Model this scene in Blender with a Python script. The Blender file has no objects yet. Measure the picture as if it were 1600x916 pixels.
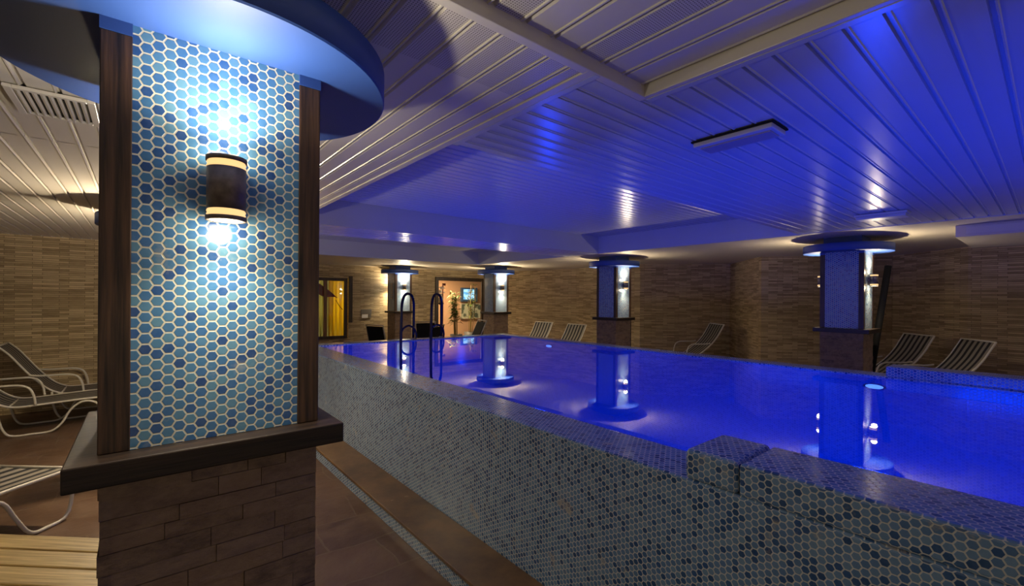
import bpy, math, random
from mathutils import Vector, Matrix
PI = math.pi
random.seed(7)
C = bpy.context.scene.collection
SC = bpy.context.scene

# ------------------------------------------------------------------ camera
A = math.radians(39.51); RL = math.radians(.406)
fw = Vector((math.sin(A), math.cos(A), 0)); rt0 = Vector((math.cos(A), -math.sin(A), 0)); up0 = Vector((0, 0, 1))
rt = rt0 * math.cos(RL) + up0 * math.sin(RL); up = up0 * math.cos(RL) - rt0 * math.sin(RL)
cd = bpy.data.cameras.new('camera'); cam = bpy.data.objects.new('camera', cd); C.objects.link(cam)
cam.matrix_world = Matrix(((rt.x, up.x, -fw.x, 0), (rt.y, up.y, -fw.y, 0), (rt.z, up.z, -fw.z, 1.6), (0, 0, 0, 1)))
cd.sensor_fit = 'HORIZONTAL'; cd.sensor_width = 36; cd.lens = 700.3 * 36 / 1600
cd.shift_y = 8.07 / 1600; cd.clip_start = .05; cd.clip_end = 100
SC.camera = cam

# ------------------------------------------------------------------ light and exposure
SC.view_settings.view_transform = 'Standard'; SC.view_settings.look = 'None'
SC.view_settings.gamma = 1; SC.view_settings.use_curve_mapping = False
SC.view_settings.exposure = 0.0
W = bpy.data.worlds.new('world'); SC.world = W; W.use_nodes = True
W.node_tree.nodes['Background'].inputs[0].default_value = (1.0, .80, .58, 1)
W.node_tree.nodes['Background'].inputs[1].default_value = .27
WARM = (1.0, .80, .52); NEUT = (1.0, .87, .64)
E_NEAR, E_FAR, E_HID, E_SPILL, TILT = 32.0, 46.0, 200.0, .03, math.radians(28)      # wall sconces
E_POOL = 31.0                    # underwater lights
BLUE = (.0, .05, 1.0)

def light(name, kind, loc, energy, color, size=.1, rot=None, spot=None, blend=.5, size_y=None):
    d = bpy.data.lights.new(name, kind); d.energy = energy; d.color = color
    if kind == 'AREA':
        d.shape = 'RECTANGLE' if size_y else 'DISK'; d.size = size
        if size_y: d.size_y = size_y
    else: d.shadow_soft_size = size
    if kind == 'SPOT': d.spot_size = spot; d.spot_blend = blend
    o = bpy.data.objects.new(name, d); C.objects.link(o); o.location = loc
    if rot: o.rotation_euler = rot
    return o

# blue lights below the water line: three under the near rim, shining across, three opposite
for y, k in ((.2, 1.9), (2.9, 1.0), (5.6, .5)):
    light('underwater_light', 'AREA', (1.93, y, .45), E_POOL * k, BLUE, .5, (0, -PI / 2 - .3, 0), size_y=1.3)
for y in (1.05, 5.3):
    light('underwater_light', 'AREA', (5.12, y, .45), E_POOL * .55, BLUE, .5, (0, PI / 2, 0), size_y=.25)

# ------------------------------------------------------------------ node helpers
class NT:
    def __init__(s, name):
        s.m = bpy.data.materials.new(name); s.m.use_nodes = True; s.t = s.m.node_tree
        s.b = s.t.nodes['Principled BSDF']; s.out = s.t.nodes['Material Output']
    def n(s, t, **k):
        x = s.t.nodes.new(t)
        for a, v in k.items(): setattr(x, a, v)
        return x
    def l(s, a, b): s.t.links.new(a, b)
    def put(s, v, inp):
        if hasattr(v, 'is_output'): s.l(v, inp)
        else: inp.default_value = v
    def math(s, op, a, b=0., c=None):
        x = s.n('ShaderNodeMath', operation=op); s.put(a, x.inputs[0]); s.put(b, x.inputs[1])
        if c is not None: s.put(c, x.inputs[2])
        return x.outputs[0]
    def vmath(s, op, a, b=None, scale=None):
        x = s.n('ShaderNodeVectorMath', operation=op); s.put(a, x.inputs[0])
        if b is not None: s.put(b, x.inputs[1])
        if scale is not None: s.put(scale, x.inputs[3])
        return x.outputs['Value'] if op in ('DOT_PRODUCT', 'LENGTH') else x.outputs[0]
    def mix(s, f, a, b):
        x = s.n('ShaderNodeMix', data_type='RGBA'); s.put(f, x.inputs[0])
        s.put(a if not isinstance(a, tuple) else (*a, 1), x.inputs[6]); s.put(b if not isinstance(b, tuple) else (*b, 1), x.inputs[7])
        return x.outputs[2]
    def ramp(s, f, stops, const=False):
        x = s.n('ShaderNodeValToRGB'); s.put(f, x.inputs[0]); e = x.color_ramp.elements
        if const: x.color_ramp.interpolation = 'CONSTANT'
        e[0].position = stops[0][0]; e[0].color = (*stops[0][1], 1); e[1].position = stops[1][0]; e[1].color = (*stops[1][1], 1)
        for p, c in stops[2:]:
            q = e.new(p); q.color = (*c, 1)
        return x.outputs[0]
    def noise(s, v, scale, detail=3., rough=.5):
        x = s.n('ShaderNodeTexNoise'); s.put(v, x.inputs['Vector']); x.inputs['Scale'].default_value = scale
        x.inputs['Detail'].default_value = detail; x.inputs['Roughness'].default_value = rough
        return x.outputs['Fac']
    def map(s, v, scale, loc=(0, 0, 0), rot=(0, 0, 0)):
        x = s.n('ShaderNodeMapping'); s.put(v, x.inputs[0]); x.inputs['Scale'].default_value = scale
        x.inputs['Location'].default_value = loc; x.inputs['Rotation'].default_value = rot
        return x.outputs[0]
    def uv(s): return s.n('ShaderNodeTexCoord').outputs['UV']
    def ob(s): return s.n('ShaderNodeTexCoord').outputs['Object']
    def pos(s): return s.n('ShaderNodeNewGeometry').outputs['Position']
    def bump(s, h, strength=.3, dist=.01):
        x = s.n('ShaderNodeBump'); x.inputs['Strength'].default_value = strength; x.inputs['Distance'].default_value = dist
        s.put(h, x.inputs['Height']); s.l(x.outputs[0], s.b.inputs['Normal'])
    def fin(s, col=None, rough=.5, metal=0., spec=.5):
        if col is not None: s.put(col if not isinstance(col, tuple) else (*col, 1), s.b.inputs['Base Color'])
        s.put(rough, s.b.inputs['Roughness']); s.b.inputs['Metallic'].default_value = metal
        s.b.inputs['Specular IOR Level'].default_value = spec
        return s.m

def plain(name, col, rough=.5, metal=0., spec=.5): return NT(name).fin(col, rough, metal, spec)
def emit(name, col, strength):
    t = NT(name); t.b.inputs['Base Color'].default_value = (*col, 1)
    t.b.inputs['Emission Color'].default_value = (*col, 1); t.b.inputs['Emission Strength'].default_value = strength
    return t.m

def hex_tiles(name, pitch, palette, grout, worn=.0, gw=.075, rough=.12, stain=(.62, .52, .34)):
    t = NT(name); uv = t.uv()
    v = t.map(uv, (1 / pitch, 1 / pitch, 1))
    sep = t.n('ShaderNodeSeparateXYZ'); t.l(v, sep.inputs[0])
    x, y = sep.outputs[1], sep.outputs[0]        # vertices point sideways
    R3 = math.sqrt(3)
    def cell(ox, oy):
        ax = t.math('ADD', x, ox); ay = t.math('ADD', y, oy)
        gx = t.math('SUBTRACT', t.math('FRACT', ax), .5)
        gy = t.math('SUBTRACT', t.math('MULTIPLY', t.math('FRACT', t.math('DIVIDE', ay, R3)), R3), R3 / 2)
        return gx, gy, t.math('ADD', t.math('MULTIPLY', gx, gx), t.math('MULTIPLY', gy, gy))
    ax, ay, ad = cell(100, 100 * R3); bx, by, bd = cell(100.5, 100.5 * R3)
    f = t.math('LESS_THAN', ad, bd)
    def sel(p, q): return t.math('ADD', t.math('MULTIPLY', p, f), t.math('MULTIPLY', q, t.math('SUBTRACT', 1., f)))
    gx = sel(ax, bx); gy = sel(ay, by)
    idx = t.math('ROUND', t.math('MULTIPLY', t.math('SUBTRACT', x, gx), 2.)); idy = t.math('ROUND', t.math('MULTIPLY', t.math('SUBTRACT', y, gy), 2 / R3))
    agx = t.math('ABSOLUTE', gx); agy = t.math('ABSOLUTE', gy)
    d = t.math('MAXIMUM', agx, t.math('ADD', t.math('MULTIPLY', agx, .5), t.math('MULTIPLY', agy, R3 / 2)))
    rad = t.math('SQRT', t.math('ADD', t.math('MULTIPLY', gx, gx), t.math('MULTIPLY', gy, gy)))
    d = t.math('MAXIMUM', d, t.math('MULTIPLY', rad, .87))     # soft tile corners
    cmb = t.n('ShaderNodeCombineXYZ'); t.l(idx, cmb.inputs[0]); t.l(idy, cmb.inputs[1])
    wn = t.n('ShaderNodeTexWhiteNoise', noise_dimensions='3D'); t.l(cmb.outputs[0], wn.inputs['Vector'])
    pal = t.ramp(wn.outputs['Value'], palette)
    mr = t.n('ShaderNodeMapRange'); mr.interpolation_type = 'SMOOTHSTEP'; t.l(d, mr.inputs[0])
    mr.inputs[1].default_value = .5 - gw - .018; mr.inputs[2].default_value = .5 - gw + .018
    g = mr.outputs[0]
    # slight cloudiness of the glaze and patches of scale
    cl = t.noise(uv, 60, 2); pal = t.mix(t.math('MULTIPLY', cl, .16), pal, (.30, .48, .64))
    st = t.n('ShaderNodeMapRange'); t.l(t.noise(uv, 5.5, 6, .7), st.inputs[0]); st.inputs[1].default_value = .60; st.inputs[2].default_value = .72
    sf = t.math('MULTIPLY', st.outputs[0], worn)
    col = t.mix(g, pal, grout); col = t.mix(sf, col, stain)
    t.bump(t.math('SUBTRACT', 1., g), .5, .002)
    ro = t.math('ADD', t.math('MULTIPLY', t.math('MAXIMUM', g, sf), .5), rough)
    return t.fin(col, ro)

M = {}
PAL = [(0, (.008, .045, .20)), (.18, (.012, .075, .27)), (.22, (.030, .125, .34)), (.5, (.042, .16, .36)), (.75, (.065, .20, .38)), (1, (.10, .25, .38))]
M['tile'] = hex_tiles('blue_hex_mosaic', .0248, PAL, (.62, .61, .50), .35)
PAL2 = [(0, (.012, .055, .17)), (.2, (.022, .085, .24)), (.26, (.085, .18, .36)), (.6, (.12, .23, .42)), (1, (.18, .30, .46))]
M['tile_pool'] = hex_tiles('pool_hex_mosaic', .0248, PAL2, (.54, .56, .54), .75, gw=.075, stain=(.42, .36, .24))
M['tile_basin'] = hex_tiles('basin_mosaic', .0248, [(0, (.10, .25, .50)), (1, (.20, .40, .66))], (.4, .5, .62), 0)

def wood(name, dark, lit, along='v', rough=.45):
    t = NT(name); sc = (38, 1.6, 1) if along == 'v' else (1.6, 38, 1)
    v = t.map(t.uv(), sc)
    n1 = t.noise(v, 1.6, 5, .6); n2 = t.noise(t.map(t.uv(), (160, 4, 1) if along == 'v' else (4, 160, 1)), 1, 2)
    c = t.ramp(t.math('ADD', t.math('MULTIPLY', n1, .8), t.math('MULTIPLY', n2, .2)), [(.38, dark), (.62, lit)])
    t.bump(n1, .25, .003)
    return t.fin(c, rough)
M['wood'] = wood('zebra_wood_posts', (.010, .006, .004), (.085, .042, .022))
M['wood_h'] = wood('zebra_wood_rail', (.008, .005, .004), (.038, .021, .013), 'u')
M['wood_warm'] = wood('brown_wood', (.10, .045, .02), (.30, .15, .06))
M['bench'] = wood('pale_bench_wood', (.38, .25, .08), (.74, .55, .22), 'u')
M['frame_dark'] = wood('dark_frame_wood', (.018, .012, .008), (.07, .045, .028))

def stone_attr():
    t = NT('slate_blocks'); at = t.n('ShaderNodeAttribute'); at.attribute_name = 'Col'
    n = t.noise(t.map(t.ob(), (9, 9, 16)), 2.2, 7, .68); n2 = t.noise(t.ob(), 3.2, 4, .6)
    c = t.mix(t.ramp(n, [(.35, (0, 0, 0)), (.7, (1, 1, 1))]), at.outputs['Color'], (.46, .33, .21))
    c = t.mix(t.math('MULTIPLY', n2, .55), c, (.18, .13, .11))
    t.bump(t.noise(t.map(t.ob(), (14, 14, 30)), 2, 8, .65), .7, .012)
    return t.fin(c, .62)
M['slate'] = stone_attr()

def strip_stone(name, c1, c2, mortar, w=.26, h=.028, bump=.9):
    t = NT(name); uv = t.uv()
    b = t.n('ShaderNodeTexBrick'); b.offset = .37; b.squash = 1; t.l(uv, b.inputs['Vector'])
    b.inputs['Color1'].default_value = (0, 0, 0, 1); b.inputs['Color2'].default_value = (1, 1, 1, 1); b.inputs['Mortar'].default_value = (.3, .3, .3, 1)
    b.inputs['Scale'].default_value = 1; b.inputs['Mortar Size'].default_value = .0022; b.inputs['Brick Width'].default_value = w; b.inputs['Row Height'].default_value = h
    n = t.noise(t.map(uv, (3, 14, 1)), 2.5, 6, .65); n2 = t.noise(uv, .9, 3)
    f = t.math('ADD', t.math('MULTIPLY', b.outputs['Color'], .55), t.math('MULTIPLY', n, .6))
    c = t.ramp(f, [(.22, c1), (.85, c2)])
    c = t.mix(b.outputs['Fac'], c, mortar)
    c = t.mix(t.math('MULTIPLY', n2, .35), c, tuple(.55 * q for q in c1))
    hgt = t.math('SUBTRACT', t.math('ADD', t.math('MULTIPLY', b.outputs['Color'], .6), n), b.outputs['Fac'])
    t.bump(hgt, bump, .012)
    return t.fin(c, .75)
M['wall'] = strip_stone('split_face_travertine', (.30, .21, .10), (.76, .59, .33), (.17, .12, .065))
def floor_mat():
    t = NT('brown_slate_floor'); p = t.pos()
    wv = t.n('ShaderNodeTexNoise'); t.l(p, wv.inputs['Vector']); wv.inputs['Scale'].default_value = 2.2
    p2 = t.vmath('ADD', p, t.vmath('SCALE', t.vmath('SUBTRACT', wv.outputs['Color'], (.5, .5, .5)), scale=.12))
    b = t.n('ShaderNodeTexBrick'); b.offset = .5; t.l(t.map(p2, (1, 1, 1), (.2, .1, 0), (0, 0, .06)), b.inputs['Vector'])
    b.inputs['Scale'].default_value = 1; b.inputs['Mortar Size'].default_value = .006; b.inputs['Brick Width'].default_value = .62; b.inputs['Row Height'].default_value = .38
    b.inputs['Color1'].default_value = (.075, .039, .024, 1); b.inputs['Color2'].default_value = (.125, .07, .042, 1); b.inputs['Mortar'].default_value = (.14, .10, .06, 1)
    n = t.noise(p, 4, 7, .65)
    c = t.mix(t.ramp(n, [(.4, (0, 0, 0)), (.72, (1, 1, 1))]), b.outputs['Color'], (.16, .10, .062))
    t.bump(t.math('SUBTRACT', t.noise(p, 9, 6), t.math('MULTIPLY', b.outputs['Fac'], .8)), .5, .012)
    return t.fin(c, t.math('ADD', t.math('MULTIPLY', n, .4), .18))
M['floor'] = floor_mat()
def step_mat():
    t = NT('worn_brown_step'); p = t.pos(); n = t.noise(p, 3.2, 7, .65); n2 = t.noise(p, 11, 4)
    c = t.ramp(n, [(.3, (.07, .038, .022)), (.62, (.19, .11, .05))])
    sp = t.ramp(n2, [(.70, (0, 0, 0)), (.80, (.6, .6, .6))]); c = t.mix(sp, c, (.5, .42, .32))
    t.bump(n, .35, .01); return t.fin(c, .38)
M['step'] = step_mat()

def pvc(name, col=(.68, .64, .58), rough=.30, dots=False):
    t = NT(name); p = t.pos(); n = t.noise(p, 2.1, 5, .6)
    c = t.mix(t.math('MULTIPLY', n, .35), col, tuple(q * .72 for q in col))
    if dots:
        v = t.map(p, (1 / .0085, 1 / .0085, 0)); fr = t.vmath('FRACTION', v); d = t.vmath('LENGTH', t.vmath('SUBTRACT', fr, (.5, .5, 0)))
        c = t.mix(t.math('LESS_THAN', d, .27), c, (.16, .14, .12))
    return t.fin(c, rough)
M['pvc'] = pvc('white_ceiling_plank'); M['pvc_perf'] = pvc('perforated_ceiling_plank', dots=True)
M['pvc_gloss'] = pvc('glossy_ceiling_plank', (.60, .62, .66), .24)
M['soffit'] = pvc('painted_soffit', (.66, .60, .50), .45)
M['blue_paint'] = plain('sky_blue_paint', (.024, .070, .29), .5)
M['gun'] = NT('gunmetal')
_n = M['gun'].noise(M['gun'].ob(), 40, 4); M['gun'] = M['gun'].fin(M['gun'].ramp(_n, [(.3, (.12, .095, .078)), (.7, (.25, .20, .16))]), .55, .2)
M['brass'] = plain('warm_glass_band', (.8, .55, .25), .25)
M['glow'] = emit('lit_glass_band', (1.0, .62, .25), 1.15)
M['lens'] = emit('lit_lens', (1.0, .88, .68), 6.0)
M['cream'] = plain('cream_painted_tube', (.62, .58, .48), .35)
M['black'] = plain('black_metal', (.006, .006, .007), .75, 0, .2)
M['dkblue'] = plain('blue_black_steel', (.010, .012, .03), .22, .3)
M['fixture'] = plain('white_plastic', (.55, .55, .55), .35)
M['diffuser'] = plain('unlit_diffuser', (.34, .30, .34), .4)
M['dark'] = plain('dark_recess', (.012, .011, .010), .8)
M['steel'] = plain('brushed_steel', (.5, .5, .5), .3, .8)
def sling_mat():
    t = NT('striped_sling'); sep = t.n('ShaderNodeSeparateXYZ'); t.l(t.uv(), sep.inputs[0])
    f = t.math('FRACT', t.math('MULTIPLY', sep.outputs[0], 6.0)); s = t.math('LESS_THAN', f, .46)
    wv = t.noise(t.map(t.uv(), (900, 1200, 1)), 1, 1)
    c = t.mix(s, (.25, .225, .18), (.010, .010, .011)); t.bump(wv, .2, .001)
    return t.fin(c, .8)
M['sling'] = sling_mat()
def water_mat():
    t = NT('pool_water'); t.t.nodes.remove(t.b)
    fr = t.n('ShaderNodeFresnel'); fr.inputs['IOR'].default_value = 1.33
    tr = t.n('ShaderNodeBsdfTransparent'); tr.inputs[0].default_value = (.62, .84, 1, 1)
    gl = t.n('ShaderNodeBsdfGlossy'); gl.inputs['Roughness'].default_value = .012; gl.inputs[0].default_value = (1, 1, 1, 1)
    mx = t.n('ShaderNodeMixShader'); bp = t.n('ShaderNodeBump'); bp.inputs['Strength'].default_value = .05; bp.inputs['Distance'].default_value = .004
    t.l(t.noise(t.pos(), 2.6, 2), bp.inputs['Height']); t.l(bp.outputs[0], gl.inputs['Normal']); t.l(bp.outputs[0], fr.inputs['Normal'])
    t.l(fr.outputs[0], mx.inputs[0]); t.l(tr.outputs[0], mx.inputs[1]); t.l(gl.outputs[0], mx.inputs[2]); t.l(mx.outputs[0], t.out.inputs[0])
    return t.m
M['water'] = water_mat()
def glass_mat():
    t = NT('window_glass'); t.t.nodes.remove(t.b)
    fr = t.n('ShaderNodeFresnel'); fr.inputs['IOR'].default_value = 1.45
    tr = t.n('ShaderNodeBsdfTransparent'); gl = t.n('ShaderNodeBsdfGlossy'); gl.inputs['Roughness'].default_value = .02
    mx = t.n('ShaderNodeMixShader'); t.l(fr.outputs[0], mx.inputs[0]); t.l(tr.outputs[0], mx.inputs[1]); t.l(gl.outputs[0], mx.inputs[2]); t.l(mx.outputs[0], t.out.inputs[0])
    return t.m
M['glass'] = glass_mat()

# ------------------------------------------------------------------ mesh helpers
class MB:
    def __init__(s): s.v = []; s.f = []; s.uv = []; s.mi = []; s.col = []; s.sm = []
    def face(s, pts, uvs, mi=0, col=None, smooth=False, idx=None):
        if idx is None:
            b = len(s.v); s.v += [tuple(p) for p in pts]; idx = list(range(b, b + len(pts)))
        s.f.append(idx); s.uv.append(uvs); s.mi.append(mi); s.col.append(col or (1, 1, 1)); s.sm.append(smooth)
    def box(s, x0, x1, y0, y1, z0, z1, mi=0, col=None, skip='', off=(0, 0), rot=None, bev=0):
        P = lambda x, y, z: (x, y, z)
        F = {'-y': ([(x0, y0, z0), (x1, y0, z0), (x1, y0, z1), (x0, y0, z1)], 0, 2), '+y': ([(x1, y1, z0), (x0, y1, z0), (x0, y1, z1), (x1, y1, z1)], 0, 2),
             '-x': ([(x0, y1, z0), (x0, y0, z0), (x0, y0, z1), (x0, y1, z1)], 1, 2), '+x': ([(x1, y0, z0), (x1, y1, z0), (x1, y1, z1), (x1, y0, z1)], 1, 2),
             '+z': ([(x0, y0, z1), (x1, y0, z1), (x1, y1, z1), (x0, y1, z1)], 0, 1), '-z': ([(x0, y1, z0), (x1, y1, z0), (x1, y0, z0), (x0, y0, z0)], 0, 1)}
        base = len(s.v); key = {}
        for k, (pts, a, b) in F.items():
            if k in skip.split(','): continue
            idx = []
            for p in pts:
                if p not in key:
                    key[p] = len(s.v); q = rot @ Vector(p) if rot else p; s.v.append(tuple(q))
                idx.append(key[p])
            s.f.append(idx); s.uv.append([(p[a] + off[0], p[b] + off[1]) for p in pts]); s.mi.append(mi); s.col.append(col or (1, 1, 1)); s.sm.append(False)
    def tube(s, pts, r, n=8, mi=0, smooth_pts=4, closed=False, caps=True):
        pts = [Vector(p) for p in pts]
        if smooth_pts > 1:
            q = []; N = len(pts)
            for i in range(N if closed else N - 1):
                g = lambda k: pts[k % N] if closed else pts[max(0, min(N - 1, k))]
                a, b, c, d = g(i - 1), g(i), g(i + 1), g(i + 2)
                for k in range(smooth_pts):
                    u = k / smooth_pts
                    q.append(.5 * ((2 * b) + (c - a) * u + (2 * a - 5 * b + 4 * c - d) * u * u + (3 * b - a - 3 * c + d) * u ** 3))
            if not closed: q.append(pts[-1])
            pts = q
        N = len(pts); base = len(s.v); rr = r if callable(r) else (lambda k: r)
        T = [((pts[(i + 1) % N] if closed or i < N - 1 else pts[i]) - (pts[i - 1] if closed or i > 0 else pts[i])).normalized() for i in range(N)]
        nv = T[0].orthogonal().normalized()
        for i in range(N):
            nv = (nv - T[i] * nv.dot(T[i])).normalized(); bv = T[i].cross(nv)
            for k in range(n):
                a = 2 * PI * k / n; s.v.append(tuple(pts[i] + (nv * math.cos(a) + bv * math.sin(a)) * rr(i / max(1, N - 1))))
        for i in range(N if closed else N - 1):
            j = (i + 1) % N
            for k in range(n):
                m = (k + 1) % n
                s.f.append([base + i * n + k, base + i * n + m, base + j * n + m, base + j * n + k]); s.uv.append([(k / n, i * .05), (m / n, i * .05), (m / n, i * .05 + .05), (k / n, i * .05 + .05)])
                s.mi.append(mi); s.col.append((1, 1, 1)); s.sm.append(True)
        if caps and not closed:
            for i, rev in ((0, True), (N - 1, False)):
                idx = [base + i * n + k for k in range(n)]
                if rev: idx = idx[::-1]
                s.f.append(idx); s.uv.append([(0, 0)] * n); s.mi.append(mi); s.col.append((1, 1, 1)); s.sm.append(False)
    def lathe(s, prof, n=32, mi=0, c=(0, 0, 0), smooth=True, rot=None):
        base = len(s.v); L = len(prof)
        for (r, z) in prof:
            for k in range(n):
                a = 2 * PI * k / n; p = Vector((r * math.cos(a), r * math.sin(a), z))
                if rot: p = rot @ p
                s.v.append(tuple(p + Vector(c)))
        for i in range(L - 1):
            for k in range(n):
                m = (k + 1) % n
                s.f.append([base + i * n + k, base + i * n + m, base + (i + 1) * n + m, base + (i + 1) * n + k]); s.uv.append([(k / n, 0), (k / n, 0), (k / n, 1), (k / n, 1)])
                s.mi.append(mi); s.col.append((1, 1, 1)); s.sm.append(smooth)
    def build(s, name, mats, parent=None, loc=None, bevel=0, seg=2, auto=None):
        me = bpy.data.meshes.new(name); me.from_pydata(s.v, [], s.f)
        me.uv_layers.new(name='UVMap'); me.color_attributes.new('Col', 'FLOAT_COLOR', 'CORNER'); ul = me.uv_layers['UVMap']; ca = me.color_attributes['Col']
        i = 0
        for k, p in enumerate(me.polygons):
            p.material_index = s.mi[k]; p.use_smooth = s.sm[k]
            for j in range(p.loop_total):
                ul.data[i].uv = s.uv[k][j]; ca.data[i].color = (*s.col[k], 1); i += 1
        if not isinstance(mats, (list, tuple)): mats = [mats]
        for m in mats: me.materials.append(M[m] if isinstance(m, str) else m)
        o = bpy.data.objects.new(name, me); C.objects.link(o)
        if parent: o.parent = parent
        if loc: o.location = loc
        if bevel:
            b = o.modifiers.new('bevel', 'BEVEL'); b.width = bevel; b.segments = seg; b.limit_method = 'ANGLE'; b.angle_limit = .6
        return o

def tag(o, label, cat, group=None, kind=None):
    o['label'] = label; o['category'] = cat
    if group: o['group'] = group
    if kind: o['kind'] = kind
    return o
def thing(name, label, cat, loc=(0, 0, 0), rz=0, group=None):
    o = bpy.data.objects.new(name, None); o.empty_display_size = .1; C.objects.link(o); o.location = loc; o.rotation_euler = (0, 0, rz)
    return tag(o, label, cat, group)
def struct(o): o['kind'] = 'structure'; return o
def copy_tree(o, parent=None):
    c = o.copy(); C.objects.link(c); c.parent = parent
    for ch in list(o.children): copy_tree(ch, c)
    return c
def dup(root, loc, rz, label):
    r = copy_tree(root); r.location = loc; r.rotation_euler = (0, 0, rz); r['label'] = label
    return r

# ================================================================== STRUCTURE
ZC, ZR = 2.405, 2.703
b = MB(); b.box(-6, 12.2, -3, 15.5, -.1, 0, skip='-z'); b.box(0, 0, 0, 0, 0, 0) if 0 else None
HX0, HX1, HY0, HY1 = 1.90, 5.18, -2.9, 6.58      # basin opening
b = MB()
for (x0, x1, y0, y1) in ((-6, HX0, -3, 15.5), (HX1, 12.2, -3, 15.5), (HX0, HX1, HY1, 15.5), (HX0, HX1, -3, HY0)): b.box(x0, x1, y0, y1, -.1, 0)
struct(b.build('floor', 'floor'))
b = MB(); b.box(5.62, 12.2, -3, 5.9, 0.002, .10); struct(b.build('floor', 'floor'))      # raised terrace beyond the pool

def planks(x0, x1, y0, y1, z, axis, pitch, phase, name='ceiling', mats=('pvc', 'pvc_perf'), perf=None, joints=(), th=.05, trim=0.):
    """ceiling field of planks running along axis ('x' or 'y'); perf(k,a) -> True where a plank is perforated"""
    b = MB(); a0, a1, c0, c1 = (y0, y1, x0, x1) if axis == 'y' else (x0, x1, y0, y1)
    prof = [(0, 0), (.076, 0), (.079, -.004), (.083, -.004), (.086, .011), (.097, .011), (.1, 0)]
    prof = [(p * pitch / .1, q) for p, q in prof]
    cuts = sorted({a0 + trim, a1 - trim, *[j for j in joints if a0 < j < a1]})
    segs = [(cuts[i] + (.004 if i else 0), cuts[i + 1] - (.004 if i < len(cuts) - 2 else 0)) for i in range(len(cuts) - 1)]
    if perf: 
        s2 = []
        for (p, q) in segs:
            for c in perf[0]:
                if p < c < q: s2 += [(p, c)]; p = c
            s2.append((p, q))
        segs = s2
    k = math.floor((c0 - phase) / pitch)
    while phase + k * pitch < c1:
        base = phase + k * pitch
        for (s0, s1) in segs:
            mi = 1 if perf and perf[1](k, (s0 + s1) / 2) else 0
            for i in range(len(prof) - 1):
                p, q = base + prof[i][0], base + prof[i + 1][0]
                if q <= c0 or p >= c1: continue
                p, q = max(p, c0), min(q, c1); za, zb = z + prof[i][1], z + prof[i + 1][1]
                pts = [(p, s0, za), (p, s1, za), (q, s1, zb), (q, s0, zb)] if axis == 'y' else [(s0, p, za), (s0, q, zb), (s1, q, zb), (s1, p, za)]
                b.face(pts, [(t[0], t[1]) for t in pts], mi if i == 0 else 0)
        k += 1
    b.box(x0, x1, y0, y1, z + .013, z + th, skip='')
    if trim:
        for (s0, s1) in ((a0, a0 + trim), (a1 - trim, a1)):
            if axis == 'y': b.box(x0, x1, s0, s1, z - .006, z + .013)
            else: b.box(s0, s1, y0, y1, z - .006, z + .013)
    return struct(b.build(name, list(mats)))

# walkway ceiling of pale planks running away from the camera
planks(-6, 1.20, 1.075, 8.85, ZC, 'y', .1, .735 - .085, perf=((1.38,), lambda k, a: a < 1.38), joints=(3.33, 5.70))
b = MB(); b.box(1.20, 1.24, 1.045, 8.9, ZC - .006, ZC + .05); b.box(-6, 1.55, 1.040, 1.075, ZC - .005, ZC + .05); struct(b.build('trim_1', 'pvc', bevel=.003))
# near field, four centimetres higher
planks(-6, 1.53, -3, 1.045, ZC + .042, 'y', .125, .66, perf=((.2,), lambda k, a: k % 3 == 1))
b = MB(); b.box(1.53, 1.555, -3, 1.047, ZC - .004, ZC + .09); struct(b.build('trim_2', 'pvc', bevel=.003))
# over the pool: planks across
planks(1.24, 6.19, 1.047, 2.0, ZC, 'x', .096, 1.071 - .085, joints=(4.58,), trim=.03, mats=('pvc_gloss',))
planks(1.555, 6.19, -3, 1.047, ZC, 'x', .096, 1.071 - .085 - .096 * 45, joints=(4.58,), trim=.03, mats=('pvc_gloss',))
# high recess, beam, second recess
planks(1.24, 6.28, 2.0, 5.19, ZR, 'x', .096, 2.0, mats=('pvc_gloss',))
planks(1.24, 6.28, 5.21, 6.0, ZC, 'x', .096, 5.2, mats=('pvc_gloss',))
planks(1.24, 6.28, 6.0, 8.91, ZR, 'x', .096, 6.0, mats=('pvc_gloss',))
b = MB()
b.box(1.24, 6.28, 5.19, 5.21, ZC, ZR); b.box(1.24, 6.28, 5.99, 6.01, ZC + .05, ZR); b.box(1.24, 6.28, 8.91, 8.94, ZC, ZR)
b.box(6.270, 6.279, 2.0, 8.91, ZC + .002, ZR); b.box(1.21, 1.24, 2.0, 8.91, ZC + .05, ZR); b.box(1.24, 6.28, 1.98, 2.0, ZC + .05, ZR)
struct(b.build('ceiling', 'pvc_gloss'))
b = MB()
b.box(6.19, 6.28, -3, 2.0, ZC - .003, ZC + .05); b.box(6.28, 12.2, -3, 8.94, ZC, ZC + .05)
b.box(1.0, 12.2, 8.94, 12.4, ZC, ZC + .05); b.box(3, 12.2, 11.6, 15.5, 2.6, 2.65)
struct(b.build('ceiling', 'soffit'))

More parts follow.
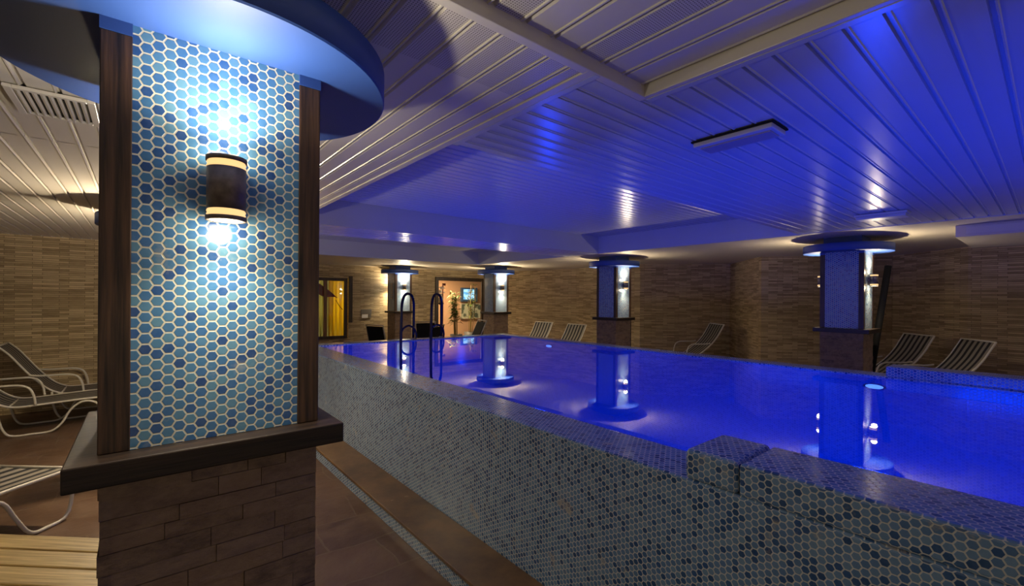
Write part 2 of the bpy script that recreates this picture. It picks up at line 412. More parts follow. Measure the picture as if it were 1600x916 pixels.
# walls
def wall(name, pts, z0, z1, th=.12, mat='wall', holes=()):
    """walls along a polyline; the room lies on the right-hand side; holes = (segment, t0, t1, za, zb) in metres along it"""
    b = MB(); acc = 0
    for i in range(len(pts) - 1):
        p, q = Vector((*pts[i], 0)), Vector((*pts[i + 1], 0)); d = (q - p); L = d.length; d.normalize(); n = Vector((-d.y, d.x, 0))
        rects = [(0, L, z0, z1)]
        hs = sorted([h for h in holes if h[0] == i], key=lambda h: h[1])
        if hs:
            rects = []; c = 0
            for h in hs:
                rects.append((c, h[1], z0, z1)); rects.append((h[1], h[2], z0, h[3])); rects.append((h[1], h[2], h[4], z1)); c = h[2]
            rects.append((c, L, z0, z1))
        for (a, e, za, zb) in rects:
            if e - a < 1e-4 or zb - za < 1e-4: continue
            P = [p + d * a, p + d * e, p + d * e + n * th, p + d * a + n * th]
            v = lambda k, z: (P[k].x, P[k].y, z)
            uvf = [(acc + a, za), (acc + e, za), (acc + e, zb), (acc + a, zb)]
            b.face([v(0, za), v(1, za), v(1, zb), v(0, zb)], uvf); b.face([v(2, za), v(3, za), v(3, zb), v(2, zb)], uvf)
            for (m, k) in ((1, 2), (3, 0)): b.face([v(m, za), v(k, za), v(k, zb), v(m, zb)], [(0, za), (th, za), (th, zb), (0, zb)])
            b.face([v(0, zb), v(1, zb), v(2, zb), v(3, zb)], [(a, 0), (e, 0), (e, th), (a, th)]); b.face([v(3, za), v(2, za), v(1, za), v(0, za)], [(a, 0), (e, 0), (e, th), (a, th)])
        acc += L
    return struct(b.build(name, mat))
wall('wall_left', [(-6, 8.85), (1.05, 8.85), (1.05, 11.4)], 0, ZC)
BX0 = 1.05
WIN = (2.35, 4.03, .56, 2.08); OPN = (6.55, 8.22, 0, 2.18)
wall('wall_back', [(BX0, 11.4), (8.35, 11.4)], 0, ZC, holes=[(0, WIN[0] - BX0, WIN[1] - BX0, WIN[2], WIN[3]), (0, OPN[0] - BX0, OPN[1] - BX0, OPN[2], OPN[3])])
wall('wall_right', [(8.35, 11.4), (8.98, 8.2), (8.86, 6.1), (10.28, 4.7), (8.85, 3.47), (10.35, 1.85), (9.38, .82), (9.30, -3)], 0, ZC)
# rooms behind the window and the opening
M['peach'] = plain('peach_plaster', (.66, .42, .25), .8); M['curtain'] = None
wall('wall_back', [(4.9, 11.52), (4.9, 14.2), (12, 14.2)], 0, 2.6, mat='peach')
wall('wall_back', [(1.2, 11.52), (1.2, 13.2), (4.6, 13.2), (4.6, 11.52)], 0, 2.6, mat='peach')

# ================================================================== POOL
pool = thing('swimming_pool', 'raised swimming pool with blue hexagon mosaic sides and glowing blue basin', 'pool', (0, 0, 0))
ZRIM, ZW = .917, .903
b = MB(); b.box(1.605, 1.90, -3, 6.84, 0.003, ZRIM); b.box(5.18, 5.42, -3, 6.84, 0.003, ZRIM); b.box(1.90, 5.18, 6.58, 6.84, .003, ZRIM)
b.build('side_wall', 'tile_pool', pool, bevel=.012, seg=3)
b = MB()
b.box(1.90, 1.903, HY0, 6.58, -.45, .90); b.box(5.177, 5.18, HY0, 6.58, -.45, .90); b.box(1.90, 5.18, 6.577, 6.58, -.45, .90); b.box(1.90, 5.18, HY0, HY0 + .003, -.45, .90); b.box(1.90, 5.18, HY0, 6.58, -.5, -.45)
b.build('basin', 'tile_basin', pool)
b = MB(); b.box(1.600, 1.905, .702, .90, ZRIM - .002, 1.033, off=(.006, .004)); b.build('raised_rim_end', 'tile_pool', pool, bevel=.022, seg=4)
b = MB(); b.box(1.602, 1.903, -3, .698, ZRIM - .002, 1.031); b.build('raised_rim', 'tile_pool', pool, bevel=.014, seg=3)
b = MB(); b.box(5.18, 5.43, -3, .973, ZRIM - .002, 1.008); b.build('raised_rim', 'tile', pool, bevel=.012, seg=3)
b = MB(); b.box(1.904, 5.176, HY0 + .004, 6.576, ZW - .0006, ZW, skip='-z,-x,+x,-y,+y'); tag(b.build('pool_water', 'water'), 'still blue lit water filling the mosaic pool', 'water', kind='stuff')
b = MB(); b.box(1.345, 1.604, -3, 6.84, .003, .098, mi=0); b.box(1.322, 1.604, -3, 6.84, .098, .124, mi=1)
st = thing('pool_step', 'long brown stone step along the foot of the pool wall', 'step')
b = MB(); b.box(1.335, 1.603, -3, 6.84, .003, .100); b.build('riser', 'tile_pool', st)
b = MB(); b.box(1.318, 1.603, -3, 6.84, .101, .124); b.build('tread', 'step', st, bevel=.006)
for y, w in ((1.05, 'below the raised rim'), (5.3, 'left one, near the pool corner')):
    p = thing('underwater_lamp', 'oval underwater lamp on the far pool side, ' + w, 'pool light', (5.176, y, .815), 0, 'lamps on the far pool side')
    b = MB(); b.lathe([(.0, -.012), (.085, -.012), (.085, -.004), (.0, -.004)], 24, rot=Matrix.Rotation(PI / 2, 3, 'Y') @ Matrix.Scale(.30, 3, Vector((1, 0, 0)))); b.build('bezel', 'steel', p)
    b = MB(); b.lathe([(.0, -.019), (.066, -.016), (.066, -.0125)], 24, rot=Matrix.Rotation(PI / 2, 3, 'Y') @ Matrix.Scale(.30, 3, Vector((1, 0, 0)))); b.build('lens', emit('blue_white_lens', (.14, .30, 1.0), 2.2), p)

# ================================================================== PILLARS
PW = .462; ZL, ZT = 1.249, 2.214
def make_pillar(label):
    t = thing('pillar', label, 'pillar', group='mosaic pillars with blue crown discs')
    h = PW / 2
    # stone base of split blocks
    b = MB(); z = 0.0; ci = 0
    cols = [(.25, .16, .10), (.19, .125, .085), (.32, .21, .13), (.15, .10, .085), (.22, .155, .12)]
    hb = h - .004
    b.box(-hb + .012, hb - .012, -hb + .012, hb - .012, 0, ZL - .055, col=(.03, .02, .015))
    while z < ZL - .058:
        hh = random.choice([.038, .042, .047]); hh = min(hh, ZL - .056 - z)
        for side in range(4):
            R = Matrix.Rotation(side * PI / 2, 3, 'Z'); x = -hb + (0 if side % 2 == ci % 2 else .012)
            while x < hb - .001:
                L = random.uniform(.075, .21); x1 = min(x + L, hb)
                if hb - x1 < .04: x1 = hb
                o = random.uniform(-.0035, .0035); c = random.choice(cols); f = random.uniform(.8, 1.25); c = tuple(q * f for q in c)
                b.box(x + .0007, x1 - .0007, -hb - .001 - o, -hb + .02, z + .0006, z + hh - .0006, col=c, rot=R)
                x = x1
        z += hh; ci += 1
    b.build('stone_base', 'slate', t)
    b = MB(); q = h + .0505
    b.box(-q, q, -q - .013, q + .013, ZL - .054, ZL - .001); b.build('ledge', 'wood_h', t, bevel=.003)
    for side in range(4):
        R = Matrix.Rotation(side * PI / 2, 3, 'Z')
        b = MB(); b.box(-h + .048, h - .048, -h + .004, -h + .012, ZL, ZT, rot=R, off=(side * .31, side * .17)); b.build('tiled_panel', 'tile', t)
    for sx in (-1, 1):
        for sy in (-1, 1):
            b = MB(); x0, x1 = sorted((sx * h, sx * (h - .055))); y0, y1 = sorted((sy * h, sy * (h - .055)))
            b.box(x0, x1, y0, y1, ZL, ZT - .028, off=(random.random() * 3, random.random() * 3)); b.build('corner_post', 'wood', t, bevel=.002)
    b = MB(); e = .001
    for sx in (-1, 1):
        for sy in (-1, 1):
            x0, x1 = sorted((sx * (h + e), sx * (h - .055))); y0, y1 = sorted((sy * (h + e), sy * (h - .055)))
            b.box(x0, x1, y0, y1, ZT - .028, ZT)
    b.box(-h + .02, h - .02, -h + .02, h - .02, ZT - .02, ZT)
    b.box(-h + .03, h - .03, -h + .03, h - .03, ZT + .096, ZC)
    b.build('painted_collar', 'blue_paint', t)
    b = MB(); RR = .478
    b.lathe([(0, ZT), (RR - .004, ZT), (RR, ZT + .004), (RR, ZT + .092), (RR - .004, ZT + .096), (0, ZT + .096)], 96); o = b.build('crown_disc', 'blue_paint', t)
    for p in o.data.polygons:
        p.use_smooth = abs(p.normal.z) < .5
    return t
def make_sconce(label):
    t = thing('wall_sconce', label, 'wall light', group='up and down sconces on the pillars')
    r = .041
    b = MB(); b.lathe([(0, -.050), (r, -.050), (r, .050), (0, .050)], 40); b.box(-.018, .018, .03, .062, -.03, .03); b.build('body', 'gun', t)
    for s in (-1, 1):
        b = MB(); z0, z1 = sorted((s * .050, s * .066)); b.lathe([(0, z0), (r - .002, z0), (r, z0 + .004), (r - .002, (z0 + z1) / 2), (r, z1 - .004), (r - .002, z1), (0, z1)], 40); b.build('glass_band', 'glow', t)
        b = MB(); z0, z1 = s * .066, s * .076
        b.lathe([(r - .008, z0), (r + .002, z0), (r + .002, z1), (r - .005, z1), (r - .005, z0)], 40); b.build('end_ring', 'gun', t)
        b = MB(); z = s * .0755
        b.lathe([(0, z), (r - .006, z)], 40, smooth=False); b.build('lens', 'lens', t)
    for x in (-.026, .026):
        b = MB(); b.lathe([(0, -.004), (.006, -.004), (.006, .004), (0, .004)], 12, rot=Matrix.Rotation(PI / 2, 3, 'X')); b.build('fixing_screw', 'steel', t, loc=(x, .050, 0))
    return t
PX, PY = -.075 + PW / 2, 1.331 + PW / 2
pil0 = make_pillar('nearest mosaic pillar, large in the left foreground')
pil0.location = (PX, PY, 0)
far = [(6.79 + PW / 2, 1.487 + PW / 2, 'mosaic pillar farthest right, beside the two striped loungers'), (6.79 + PW / 2, 5.196 + PW / 2, 'mosaic pillar in mid-picture beyond the long pool edge, sconce on its lit face'),
       (6.79 + PW / 2, 8.937 + PW / 2, 'mosaic pillar at the right side of the doorway opening'), (4.952 + PW / 2, 10.667 + PW / 2, 'mosaic pillar between the yellow window and the doorway opening')]
for (x, y, l) in far: dup(pil0, (x, y, 0), 0, l)
pil_b = dup(pil0, (PX, PY + 3.72, 0), 0, 'mosaic pillar in the walkway hidden behind the nearest pillar')
sc0 = make_sconce('large grey cylinder sconce with glowing bands on the nearest pillar')
DY = PW / 2 + .051
ZS = 1.858
sc0.location = (PX, PY - DY, ZS)
SP = [(PX, PY, -1, None), (PX, PY, 1, 'sconce on the back of the nearest pillar'), (PX, PY + 3.72, -1, 'sconce on the front of the hidden walkway pillar'), (PX, PY + 3.72, 1, 'sconce on the back of the hidden walkway pillar')]
words = ['farthest right pillar', 'mid-picture pillar', 'pillar right of the doorway', 'pillar right of the yellow window']
for (x, y, l), wd in zip(far, words):
    SP.append((x, y, -1, 'sconce on the lit near face of the ' + wd)); SP.append((x, y, 1, 'sconce on the back of the ' + wd + ''))
for (x, y, s, l) in SP:
    if l: dup(sc0, (x, y + s * DY, ZS), 0 if s < 0 else PI, l)
    near = 0 < y < 3 and x < 3; hid = x < 3 and not near; k = E_NEAR if near else E_HID if hid else E_FAR * (2.0 if y > 8 else 1); col = NEUT if near else WARM
    light('sconce_light', 'SPOT', (x, y + s * (DY + .012), ZS + .080), k, col, .028, (PI - s * TILT, 0, 0), math.radians(178), 1.0)
    light('sconce_light', 'SPOT', (x, y + s * (DY + .012), ZS - .080), k * .7, col, .028, (s * TILT, 0, 0), math.radians(150), 1.0)
    for q in (-1, 1): light('sconce_spill_light', 'POINT', (x, y + s * (DY + .01), ZS + q * .095), k * E_SPILL, col, .03)
# a black pipe down the rear corner of two of the stone bases, and a leaning black pole
for x, y, w in ((far[0][0], far[0][1], 'farthest right pillar'), (far[1][0], far[1][1], 'mid-picture pillar')):
    b = MB(); b.tube([(x + PW / 2 + .022, y - PW / 2 + .03, .102), (x + PW / 2 + .022, y - PW / 2 + .03, ZL - .058)], .018, 10, smooth_pts=1)
    tag(b.build('drain_pipe', 'black'), 'thin black pipe down the base of the ' + w, 'pipe')
b = MB(); b.tube([(7.37, 1.60, 0.102), (7.56, 1.40, 2.06)], .038, 12, smooth_pts=1); tag(b.build('leaning_pole', 'black'), 'black pole leaning behind the farthest right pillar', 'pole')

# ================================================================== CEILING FIXTURES
t = thing('batten_light', 'slim unlit rectangular light panel with dark back on the blue plank ceiling', 'ceiling light', (2.235, .99, ZC - .005))
b = MB(); b.box(-.088, .088, -.193, .193, -.007, 0); b.build('backplate', 'black', t)
b = MB(); b.box(-.080, .080, -.185, .185, -.030, -.007); b.build('frame', 'fixture', t, bevel=.004)
b = MB(); b.box(-.045, .060, -.165, .165, -.036, -.030); b.build('diffuser', 'diffuser', t, bevel=.002)
t = thing('batten_light', 'far slim light panel seen edge-on above the rightmost pillar', 'ceiling light', (5.25, 1.02, ZC - .005))
b = MB(); b.box(-.09, .09, -.19, .19, -.02, 0); b.build('backplate', 'fixture', t)
b = MB(); b.box(-.08, .08, -.18, .18, -.045, -.02); b.build('frame', 'fixture', t, bevel=.004)
t = thing('air_vent', 'cream slatted air vent in the plank ceiling, top left', 'vent', (-.285, 2.69, ZC - .004))
b = MB(); b.box(-.115, .115, -.15, .15, -.004, 0); b.build('backing', 'dark', t)
b = MB()
for (x0, x1, y0, y1) in ((-.13, -.105, -.165, .165), (.105, .13, -.165, .165), (-.105, .105, -.165, -.145), (-.105, .105, .145, .165)): b.box(x0, x1, y0, y1, -.014, 0)
b.build('frame', 'pvc', t, bevel=.002)
for k in range(9):
    b = MB(); x = -.092 + k * .023; b.box(-.004, .004, -.145, .145, -.014, 0, rot=Matrix.Rotation(.35, 3, 'Y')); b.build('slat', 'pvc', t, loc=(x, 0, -.001))
t = thing('ceiling_unit', 'boxed bulkhead under the ceiling at the far right edge', 'bulkhead', (7.4, -.55, 0))
b = MB(); b.box(-.75, .75, -1.2, 1.23, ZC - .125, ZC - .001); b.build('casing', 'soffit', t, bevel=.006)
b = MB(); b.box(-.757, -.751, -1.15, 1.15, ZC - .10, ZC - .02); b.build('front_panel', 'pvc', t, bevel=.003)

# ================================================================== LOUNGERS
PROF = [(-.53, .975), (-.50, .95), (-.43, .87), (-.35, .75), (-.25, .60), (-.13, .45), (-.02, .365), (.10, .335), (.35, .345), (.7, .36), (1.0, .355), (1.2, .35)]
def make_lounger(label, wavy=False):
    t = thing('sun_lounger', label, 'sun lounger', group='striped sun loungers')
    prof = list(PROF)
    if wavy: prof[0:6] = [(-.57, .985), (-.55, .95), (-.50, .86), (-.43, .74), (-.31, .59), (-.16, .46)]
    W2 = .285
    pts = []
    P = [Vector((x, 0, z)) for x, z in prof]; N = len(P)
    for i in range(N - 1):
        g = lambda k: P[max(0, min(N - 1, k))]
        a, bb, c, d = g(i - 1), g(i), g(i + 1), g(i + 2)
        for k in range(4):
            u = k / 4; pts.append(.5 * ((2 * bb) + (c - a) * u + (2 * a - 5 * bb + 4 * c - d) * u * u + (3 * bb - a - 3 * c + d) * u ** 3))
    pts.append(P[-1])
    b = MB(); n = 8; base = 0
    for layer in (0, -.006):
        for p in pts:
            for k in range(n + 1):
                y = -W2 + 2 * W2 * k / n; sag = -.012 * (1 - (y / W2) ** 2)
                b.v.append((p.x, y, p.z + sag + layer))
    R = len(pts)
    for L in (0, 1):
        o = L * R * (n + 1)
        for i in range(R - 1):
            for k in range(n):
                q = [o + i * (n + 1) + k, o + (i + 1) * (n + 1) + k, o + (i + 1) * (n + 1) + k + 1, o + i * (n + 1) + k + 1]
                uv = [(k / n, i * .05), (k / n, i * .05 + .05), ((k + 1) / n, i * .05 + .05), ((k + 1) / n, i * .05)]
                if L == 0: q = q[::-1]; uv = uv[::-1]
                b.f.append(q); b.uv.append(uv); b.mi.append(0); b.col.append((1, 1, 1)); b.sm.append(True)
    b.build('sling', 'sling', t)
    b = MB()
    for s in (-1, 1): b.tube([(x, s * .295, z - .004) for x, z in prof], .012, 8)
    for i in (0, -1): b.tube([(prof[i][0], -.295, prof[i][1] - .004), (prof[i][0], .295, prof[i][1] - .004)], .011, 8, smooth_pts=1)
    b.tube([(.02, -.295, .335), (.02, .295, .335)], .010, 8, smooth_pts=1)
    b.build('frame', 'cream', t)
    for s in (-1, 1):
        b = MB(); b.tube([(x, s * .31, z) for x, z in [(-.06, .37), (-.045, .20), (0, .06), (.07, .014), (.22, .013), (.36, .02), (.45, .10), (.52, .24), (.62, .325), (.74, .30), (.82, .16), (.90, .035), (1.0, .013), (1.15, .05), (1.19, .34)]], .012, 8); b.build('leg_frame', 'cream', t)
        b = MB(); b.tube([(x, s * .315, z) for x, z in [(-.26, .60), (-.16, .585), (-.02, .583), (.10, .578), (.18, .54), (.22, .45), (.235, .345)]], .012, 8); b.build('armrest', 'cream', t)
    return t
l1 = make_lounger('striped lounger nearest the left stone wall, behind the other two there'); l1.location = (-.82, 8.40, 0); l1.rotation_euler = (0, 0, 0)
dup(l1, (-1.17, 7.72, 0), 0, 'middle of the three left striped loungers, its curved leg loop in full view')
hx, hy = .66, .75; dup(l1, (-.60 - 1.2 * hx, 4.72 - 1.2 * hy, 0), math.atan2(hy, hx), 'striped lounger seat in front at lower left, cut by the pillar ledge')
l2 = make_lounger('striped lounger right of the farthest right pillar, armrest showing over the pool edge', True)
def place_top(o, x, y, z, rz):
    c, s = math.cos(rz), math.sin(rz); o.location = (x + .62 * c, y + .62 * s, z); o.rotation_euler = (0, 0, rz)
place_top(l2, 9.25, 1.30, 0.102, math.atan2(.72, -.69))
q = dup(l2, (0, 0, 0), 0, 'rightmost striped lounger by the right edge of the photo'); place_top(q, 8.60, .612, 0.102, math.atan2(.80, -.60))
q = dup(l2, (0, 0, 0), 0, 'dim striped lounger with white armrests, left of the wall fold'); place_top(q, 9.45, 4.54, 0.102, math.atan2(.59, -.81))
q = dup(l2, (0, 0, 0), 0, 'striped lounger back just left of the mid-picture pillar'); place_top(q, 8.1, 7.30, .0, PI)
q = dup(l2, (0, 0, 0), 0, 'small striped lounger back just right of the doorway pillar'); place_top(q, 8.15, 8.5, .0, PI + .1)

# ================================================================== BENCH lower left
t = thing('wooden_bench', 'pale wooden slatted bench at the lower left corner', 'bench', (-.345, 3.075, 0), math.atan2(-.68, .73))
for k in range(4):
    b = MB(); y1 = -.012 - k * .118; b.box(-.40, .62, y1 - .108, y1, .422, .45, off=(k * .7, k * .33)); b.build('slat', 'bench', t, bevel=.004)
for x in (-.34, .56):
    for y in (-.06, -.42): b = MB(); b.box(x - .025, x + .025, y - .025, y + .025, 0, .42); b.build('leg', 'bench', t, bevel=.003)
b = MB(); b.box(-.34, .56, -.075, -.045, .36, .42); b.box(-.34, .56, -.435, -.405, .36, .42); b.build('rail', 'bench', t)

# ================================================================== LADDER at the far end
t = thing('pool_ladder', 'dark steel pool ladder with two tall hooped rails at the far pool end', 'ladder', (0, 0, 0))
for x in (3.378, 3.905):
    b = MB(); b.tube([(x - .28, 6.45, .10), (x - .28, 6.46, .9), (x - .265, 6.48, 1.30), (x - .24, 6.51, 1.50), (x - .18, 6.56, 1.62), (x - .09, 6.62, 1.66), (x + .01, 6.68, 1.63), (x + .065, 6.72, 1.52), (x + .085, 6.75, 1.35), (x + .085, 6.76, .92)], .022, 10)
    b.build('handrail', 'dkblue', t)
    b = MB(); b.tube([(x - .16, 6.70, .92), (x - .165, 6.70, .99), (x - .13, 6.70, 1.09), (x - .03, 6.70, 1.14), (x + .07, 6.70, 1.09), (x + .105, 6.70, .99), (x + .10, 6.70, .92)], .016, 8); b.build('low_hoop', 'dkblue', t)
    b = MB(); b.lathe([(0, .918), (.04, .918), (.04, .926), (.022, .932)], 16, c=(x + .085, 6.76, 0)); b.build('floor_flange', 'steel', t)
for z in (.08, .30): b = MB(); b.box(3.10, 3.63, 6.39, 6.45, z - .012, z + .012); b.build('tread', 'dkblue', t, bevel=.004)

# ================================================================== BACK WALL
def frame(name, x0, x1, z0, z1, y, w, d, mat='frame_dark', parent=None, sill=True):
    b = MB(); b.box(x0 - w, x0, y - d, y + .03, z0, z1 + w); b.box(x1, x1 + w, y - d, y + .03, z0, z1 + w); b.box(x0, x1, y - d, y + .03, z1, z1 + w)
    if sill: b.box(x0 - w, x1 + w, y - d - .01, y + .03, z0 - w, z0)
    return b.build(name, mat, parent, bevel=.004)
t = struct(thing('window_1', 'dark-framed window with glowing yellow curtains at the far left of the back wall', 'window'))
frame('window_frame', 2.43, 3.92, .63, 2.0, 11.4, .075, .03, parent=t)
b = MB(); b.box(3.42, 3.50, 11.375, 11.42, .63, 2.0); b.box(2.92, 2.98, 11.375, 11.42, .63, 2.0); b.build('mullion', 'wood_warm', t)
b = MB(); b.box(2.43, 3.92, 11.425, 11.43, .63, 2.0); b.build('pane', 'glass', t)
b = MB(); b.box(4.03, 4.12, 11.36, 11.40, .95, 2.13); b.build('side_casing', 'frame_dark', t)
def curtain(name, x0, x1, y, z0, z1, mat, amp=.03, waves=9, label=None):
    b = MB(); n = 80; 
    for i in range(n + 1):
        x = x0 + (x1 - x0) * i / n
        for z in (z0, z1): b.v.append((x, y + amp * math.sin(i / n * waves * 2 * PI) * (1 if z == z0 else .7), z))
    for i in range(n): b.f.append([2 * i, 2 * i + 2, 2 * i + 3, 2 * i + 1]); b.uv.append([(0, 0)] * 4); b.mi.append(0); b.col.append((1, 1, 1)); b.sm.append(True)
    o = b.build(name, mat); m = o.modifiers.new('s', 'SOLIDIFY'); m.thickness = .004; tag(o, label, 'curtain', 'curtains in the left window'); return o
def cloth(name, col):
    t = NT(name); t.fin(col, .8); tl = t.n('ShaderNodeBsdfTranslucent'); tl.inputs[0].default_value = (*col, 1); mx = t.n('ShaderNodeMixShader'); mx.inputs[0].default_value = .55
    t.l(t.b.outputs[0], mx.inputs[1]); t.l(tl.outputs[0], mx.inputs[2]); t.l(mx.outputs[0], t.out.inputs[0]); return t.m
M['yellow'] = cloth('yellow_curtain', (.74, .62, .08)); M['palegreen'] = cloth('pale_net_curtain', (.42, .42, .20))
curtain('curtain', 2.45, 3.40, 11.85, .10, 2.25, 'yellow', label='yellow curtain left of the window mullion')
curtain('curtain', 3.68, 4.15, 11.84, .10, 2.25, 'yellow', waves=4, label='yellow curtain at the right side of the window')
curtain('net_curtain', 3.38, 3.74, 11.95, .10, 2.25, 'palegreen', waves=5, label='pale net curtain in the gap between the yellow curtains')
# red swag over the panes
b = MB(); n = 14; rows = []
for i in range(n + 1):
    u = i / n; x = 3.15 + .62 * u; ztop = 2.0 - .42 * u ** 1.4; d = .34 * math.sin(PI * min(1, u * .9 + .12)) * (1 - .55 * u)
    rows.append([(x, 11.47 + .02 * math.sin(k * 2.4 + i), ztop - d * k / 5) for k in range(6)])
for r in rows: b.v += r
for i in range(n):
    for k in range(5): a = i * 6 + k; b.f.append([a, a + 6, a + 7, a + 1]); b.uv.append([(0, 0)] * 4); b.mi.append(0); b.col.append((1, 1, 1)); b.sm.append(True)
o = b.build('red_swag', cloth('dark_red_cloth', (.22, .012, .02))); m = o.modifiers.new('s', 'SOLIDIFY'); m.thickness = .006
tag(o, 'dark red cloth swag drawn across the top of the yellow window', 'drape')
b = MB(); b.tube([(3.74, 11.47, 1.52), (3.82, 11.46, 1.38), (3.90, 11.45, 1.28)], .008, 6); tag(b.build('tieback_cord', 'black'), 'thin dark cord from the red swag to the window frame', 'cord')
t = struct(thing('door_1', 'dark-framed doorway opening to the lit back room', 'doorway'))
frame('door_frame', 6.62, 8.15, 0, 2.10, 11.4, .10, .04, parent=t, sill=False)
t = thing('wall_plate', 'small white plate below a grey grille, right of the yellow window', 'wall plate', (4.47, 11.398, 1.11))
b = MB(); b.box(-.10, .06, -.02, 0, -.05, .04); b.build('plate', plain('white_plate', (.8, .78, .7), .5), t, bevel=.003)
b = MB(); b.box(-.12, .16, -.012, 0, .05, .17); b.box(.08, .15, -.014, 0, -.05, .05); b.build('grille', plain('grey_grille', (.20, .18, .15), .6), t, bevel=.003)
t = thing('louvre_panel', 'small louvred panel on the dim side of the pillar nearest the yellow window', 'panel', (4.956, 10.667 + .20, 1.76))
b = MB()
for k in range(7): b.box(-.018, 0, -.06, .06, -.20 + k * .06, -.16 + k * .06)
b.build('slats', plain('grey_louvre', (.26, .24, .2), .5), t)

light('back_room_light', 'AREA', (7.6, 12.6, 2.5), 150, (1, .72, .42), .8)
light('curtain_room_light', 'POINT', (3.2, 12.75, 1.5), 110, (1, .92, .6), .25)
# added fill light, no lamp there: brightens the front side of the curtains
light('curtain_fill_light', 'AREA', (3.2, 11.60, 2.45), 120, (1, .80, .35), 1.4, (.5, 0, 0), size_y=.04)

# back room furniture
t = thing('wall_screen', 'glowing pale blue screen on the wall of the back room', 'screen', (9.52, 14.1, 1.72))
b = MB(); b.box(-.36, .36, -.05, .05, -.26, .26); b.build('housing', plain('blue_grey_plastic', (.05, .12, .25), .4), t, bevel=.01)
def screen_mat():
    t = NT('screen_glow'); g = t.n('ShaderNodeTexCoord'); v = t.noise(t.map(g.outputs['Object'], (5, 1, 9)), 1, 1)
    c = t.ramp(v, [(.35, (.05, .35, .75)), (.55, (.45, .8, .95))]); t.l(c, t.b.inputs['Emission Color']); t.b.inputs['Emission Strength'].default_value = 1.3; return t.fin((.02, .02, .02), .3)
b = MB(); b.box(-.28, .20, -.056, -.051, -.18, .2); b.build('display', screen_mat(), t)
t = thing('framed_picture', 'pale picture with dark round shapes hung under the blue screen', 'picture', (9.72, 14.14, 1.10))
def pic():
    t = NT('picture_print'); v = t.n('ShaderNodeTexVoronoi'); v.inputs['Scale'].default_value = 3.4; t.l(t.ob(), v.inputs['Vector'])
    return t.fin(t.ramp(v.outputs['Distance'], [(.30, (.10, .14, .10)), (.42, (.6, .66, .5))]), .4)
b = MB(); b.box(-.52, .52, -.02, .05, -.26, .26); b.build('print', pic(), t); b = MB()
for q in ((-.55, .55, -.035, .05, -.29, -.26), (-.55, .55, -.035, .05, .26, .29), (-.55, -.52, -.035, .05, -.26, .26), (.52, .55, -.035, .05, -.26, .26)): b.box(*q)
b.build('frame', plain('white_frame', (.6, .55, .42), .4), t)
b = MB(); b.tube([(7.25, 12.2, .0), (7.25, 12.2, 2.05)], .022, 10, smooth_pts=1); b.box(7.24, 7.34, 12.18, 12.22, 1.98, 2.05); tag(b.build('red_post', plain('red_brown_paint', (.16, .03, .02), .5)), 'slim red-brown post standing in the back room doorway', 'post')
M['leaf'] = plain('plant_leaf', (.07, .16, .025), .5); M['leaf2'] = plain('dry_leaf', (.22, .20, .05), .5)
def plant(name, loc, h, nst, nleaf, label, pot=True, spread=.12, mats=('leaf', 'leaf2'), ll=.22):
    t = thing(name, label, 'plant', loc); z0 = 0
    if pot:
        b = MB(); b.lathe([(0, 0), (.14, 0), (.20, .42), (.185, .42), (.17, .36), (0, .36)], 28); b.build('pot', plain('grey_pot', (.13, .14, .14), .5), t); z0 = .36
    rs = random.Random(hash(label) % 999 if 0 else len(label)); sb = MB(); lb = MB()
    for k in range(nst):
        a = rs.uniform(0, 2 * PI); r = rs.uniform(.02, spread); x, y = r * math.cos(a), r * math.sin(a); hh = h * rs.uniform(.7, 1)
        lx, ly = rs.uniform(-.1, .1), rs.uniform(-.05, .05)
        sb.tube([(x * .6, y * .6, z0), (x + lx * .5, y + ly * .5, z0 + hh * .5), (x + lx, y + ly, z0 + hh)], .009, 6)
        for j in range(nleaf):
            u = rs.uniform(.35, 1); p = Vector((x + lx * u, y + ly * u, z0 + hh * u)); a = rs.uniform(0, 2 * PI); L = ll * rs.uniform(.6, 1.1)
            d = Vector((math.cos(a), math.sin(a) * .6, rs.uniform(-.1, .7))).normalized(); s = d.cross(Vector((0, 0, 1))).normalized() * L * .13
            q = p + d * L * .5 + Vector((0, 0, .02)); e = p + d * L - Vector((0, 0, L * .25))
            i = len(lb.v); lb.v += [tuple(p), tuple(q + s), tuple(q + Vector((0, 0, .008))), tuple(q - s), tuple(e)]
            for f in ([i, i + 1, i + 2], [i, i + 2, i + 3], [i + 1, i + 4, i + 2], [i + 2, i + 4, i + 3]): lb.f.append(f); lb.uv.append([(0, 0)] * 3); lb.mi.append(rs.choice((0, 0, 1))); lb.col.append((1, 1, 1)); lb.sm.append(True)
    sb.build('stem', plain('cane', (.20, .15, .05), .6), t); lb.build('foliage', list(mats), t)
plant('potted_plant', (6.85, 12.25, 0), 1.15, 6, 12, 'thin leafy plant in a grey pot at the left of the doorway')
plant('bamboo_plant', (7.85, 12.35, 0), 1.45, 9, 16, 'tall bright green bamboo plant in the middle of the doorway', ll=.30)
plant('potted_plant', (8.75, 12.9, 0), 1.75, 7, 12, 'dark leafy plant at the right edge of the doorway', spread=.2)
t = thing('flower_vase', 'pale vase of white flowers on a stand inside the doorway, left', 'vase', (6.84, 11.62, 0))
b = MB(); b.lathe([(0, .0), (.11, .0), (.11, .02), (.022, .05), (.022, 1.38), (.09, 1.42), (.09, 1.45), (0, 1.45)], 20); b.build('stand', 'frame_dark', t)
b = MB(); b.lathe([(0, 1.45), (.05, 1.45), (.075, 1.55), (.035, 1.68), (.05, 1.72)], 20); b.build('vase', plain('pale_ceramic', (.55, .6, .55), .2), t)
b = MB()
for k in range(14):
    a = random.uniform(0, 6.28); r = random.uniform(.02, .10); b.lathe([(0, -.02), (.028, -.008), (.03, .01), (.0, .024)], 8, c=(r * math.cos(a), r * math.sin(a), 1.78 + random.uniform(-.04, .14)))
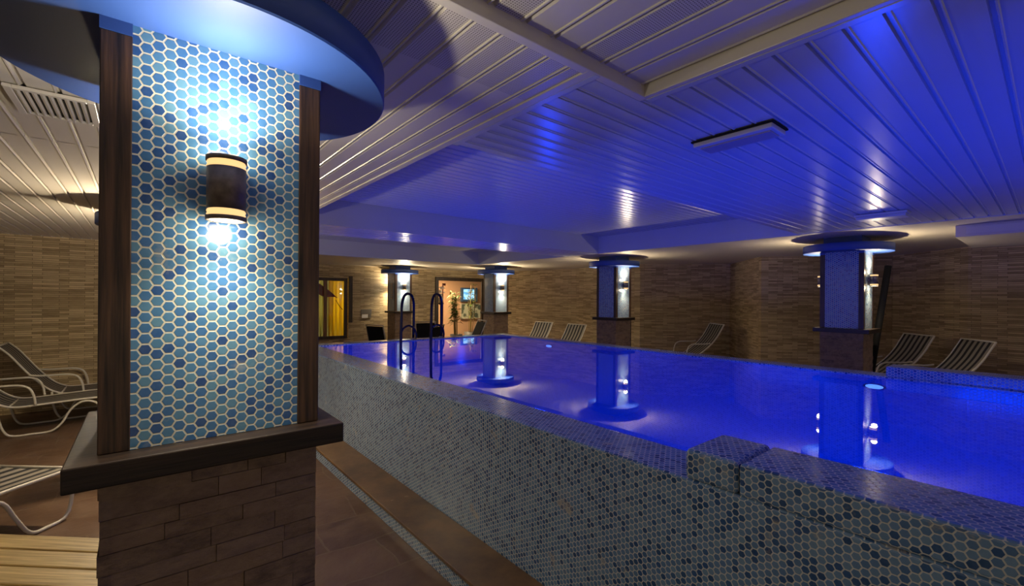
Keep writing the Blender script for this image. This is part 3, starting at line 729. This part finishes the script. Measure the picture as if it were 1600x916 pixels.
b.build('blossom', plain('white_blossom', (.8, .8, .74), .6), t)

# black patio chairs behind the far pool end
def make_chair(label):
    t = thing('patio_chair', label, 'chair', group='black patio chairs behind the far pool end')
    b = MB(); b.box(-.24, .24, -.22, .24, .42, .47); b.build('seat', 'black', t, bevel=.012)
    b = MB(); R = Matrix.Translation((0, .24, .47)) @ Matrix.Rotation(-.22, 4, 'X'); b.box(-.23, .23, -.02, .02, .03, .54, rot=R); b.build('backrest', 'black', t, bevel=.01)
    b = MB(); b.tube([R @ Vector((-.25, 0, 0)), R @ Vector((-.25, 0, .57)), R @ Vector((.25, 0, .57)), R @ Vector((.25, 0, 0))], .014, 8, smooth_pts=1); b.build('back_frame', plain('pale_grey_rail', (.42, .38, .30), .4), t)
    for s in (-1, 1):
        b = MB(); b.tube([(s * .27, .26, .62), (s * .28, .0, .66), (s * .28, -.2, .65), (s * .27, -.24, .55), (s * .26, -.22, .44)], .015, 8); b.build('armrest', 'black', t)
        for y in (-.2, .22): b = MB(); b.tube([(s * .22, y * .9, .43), (s * .25, y * 1.1, 0.0)], .014, 8, smooth_pts=1); b.build('leg', 'black', t)
    return t
ch = make_chair('black patio chair seen square-on between the two ladder rails'); ch.location = (4.55, 8.45, 0); ch.rotation_euler = (0, 0, PI + .55)
dup(ch, (5.12, 9.1, 0), -.1, 'black patio chair close right of the square-on chair, beside the right ladder rail')
dup(ch, (4.02, 9.0, 0), 1.9, 'black patio chair at the left of the group, behind the left ladder rail')
t = thing('reclined_chair', 'narrow black high-backed chair leaning right in front of the doorway', 'chair', (5.80, 8.6, 0), -.25)
b = MB(); R = Matrix.Translation((.05, 0, .42)) @ Matrix.Rotation(.42, 4, 'Y'); b.box(-.02, .02, -.24, .24, .0, .68, rot=R); b.build('backrest', 'black', t, bevel=.008)
b = MB(); b.box(-.42, .08, -.24, .24, .38, .43); b.build('seat', 'black', t, bevel=.01)
b = MB(); b.tube([R @ Vector((0, -.26, .0)), R @ Vector((0, -.26, .72)), R @ Vector((0, .26, .72)), R @ Vector((0, .26, 0))], .013, 8, smooth_pts=1); b.build('back_frame', 'steel', t)
for x in (-.36, .06):
    for y in (-.22, .22): b = MB(); b.tube([(x, y, .39), (x, y, 0)], .014, 8, smooth_pts=1); b.build('leg', 'black', t)
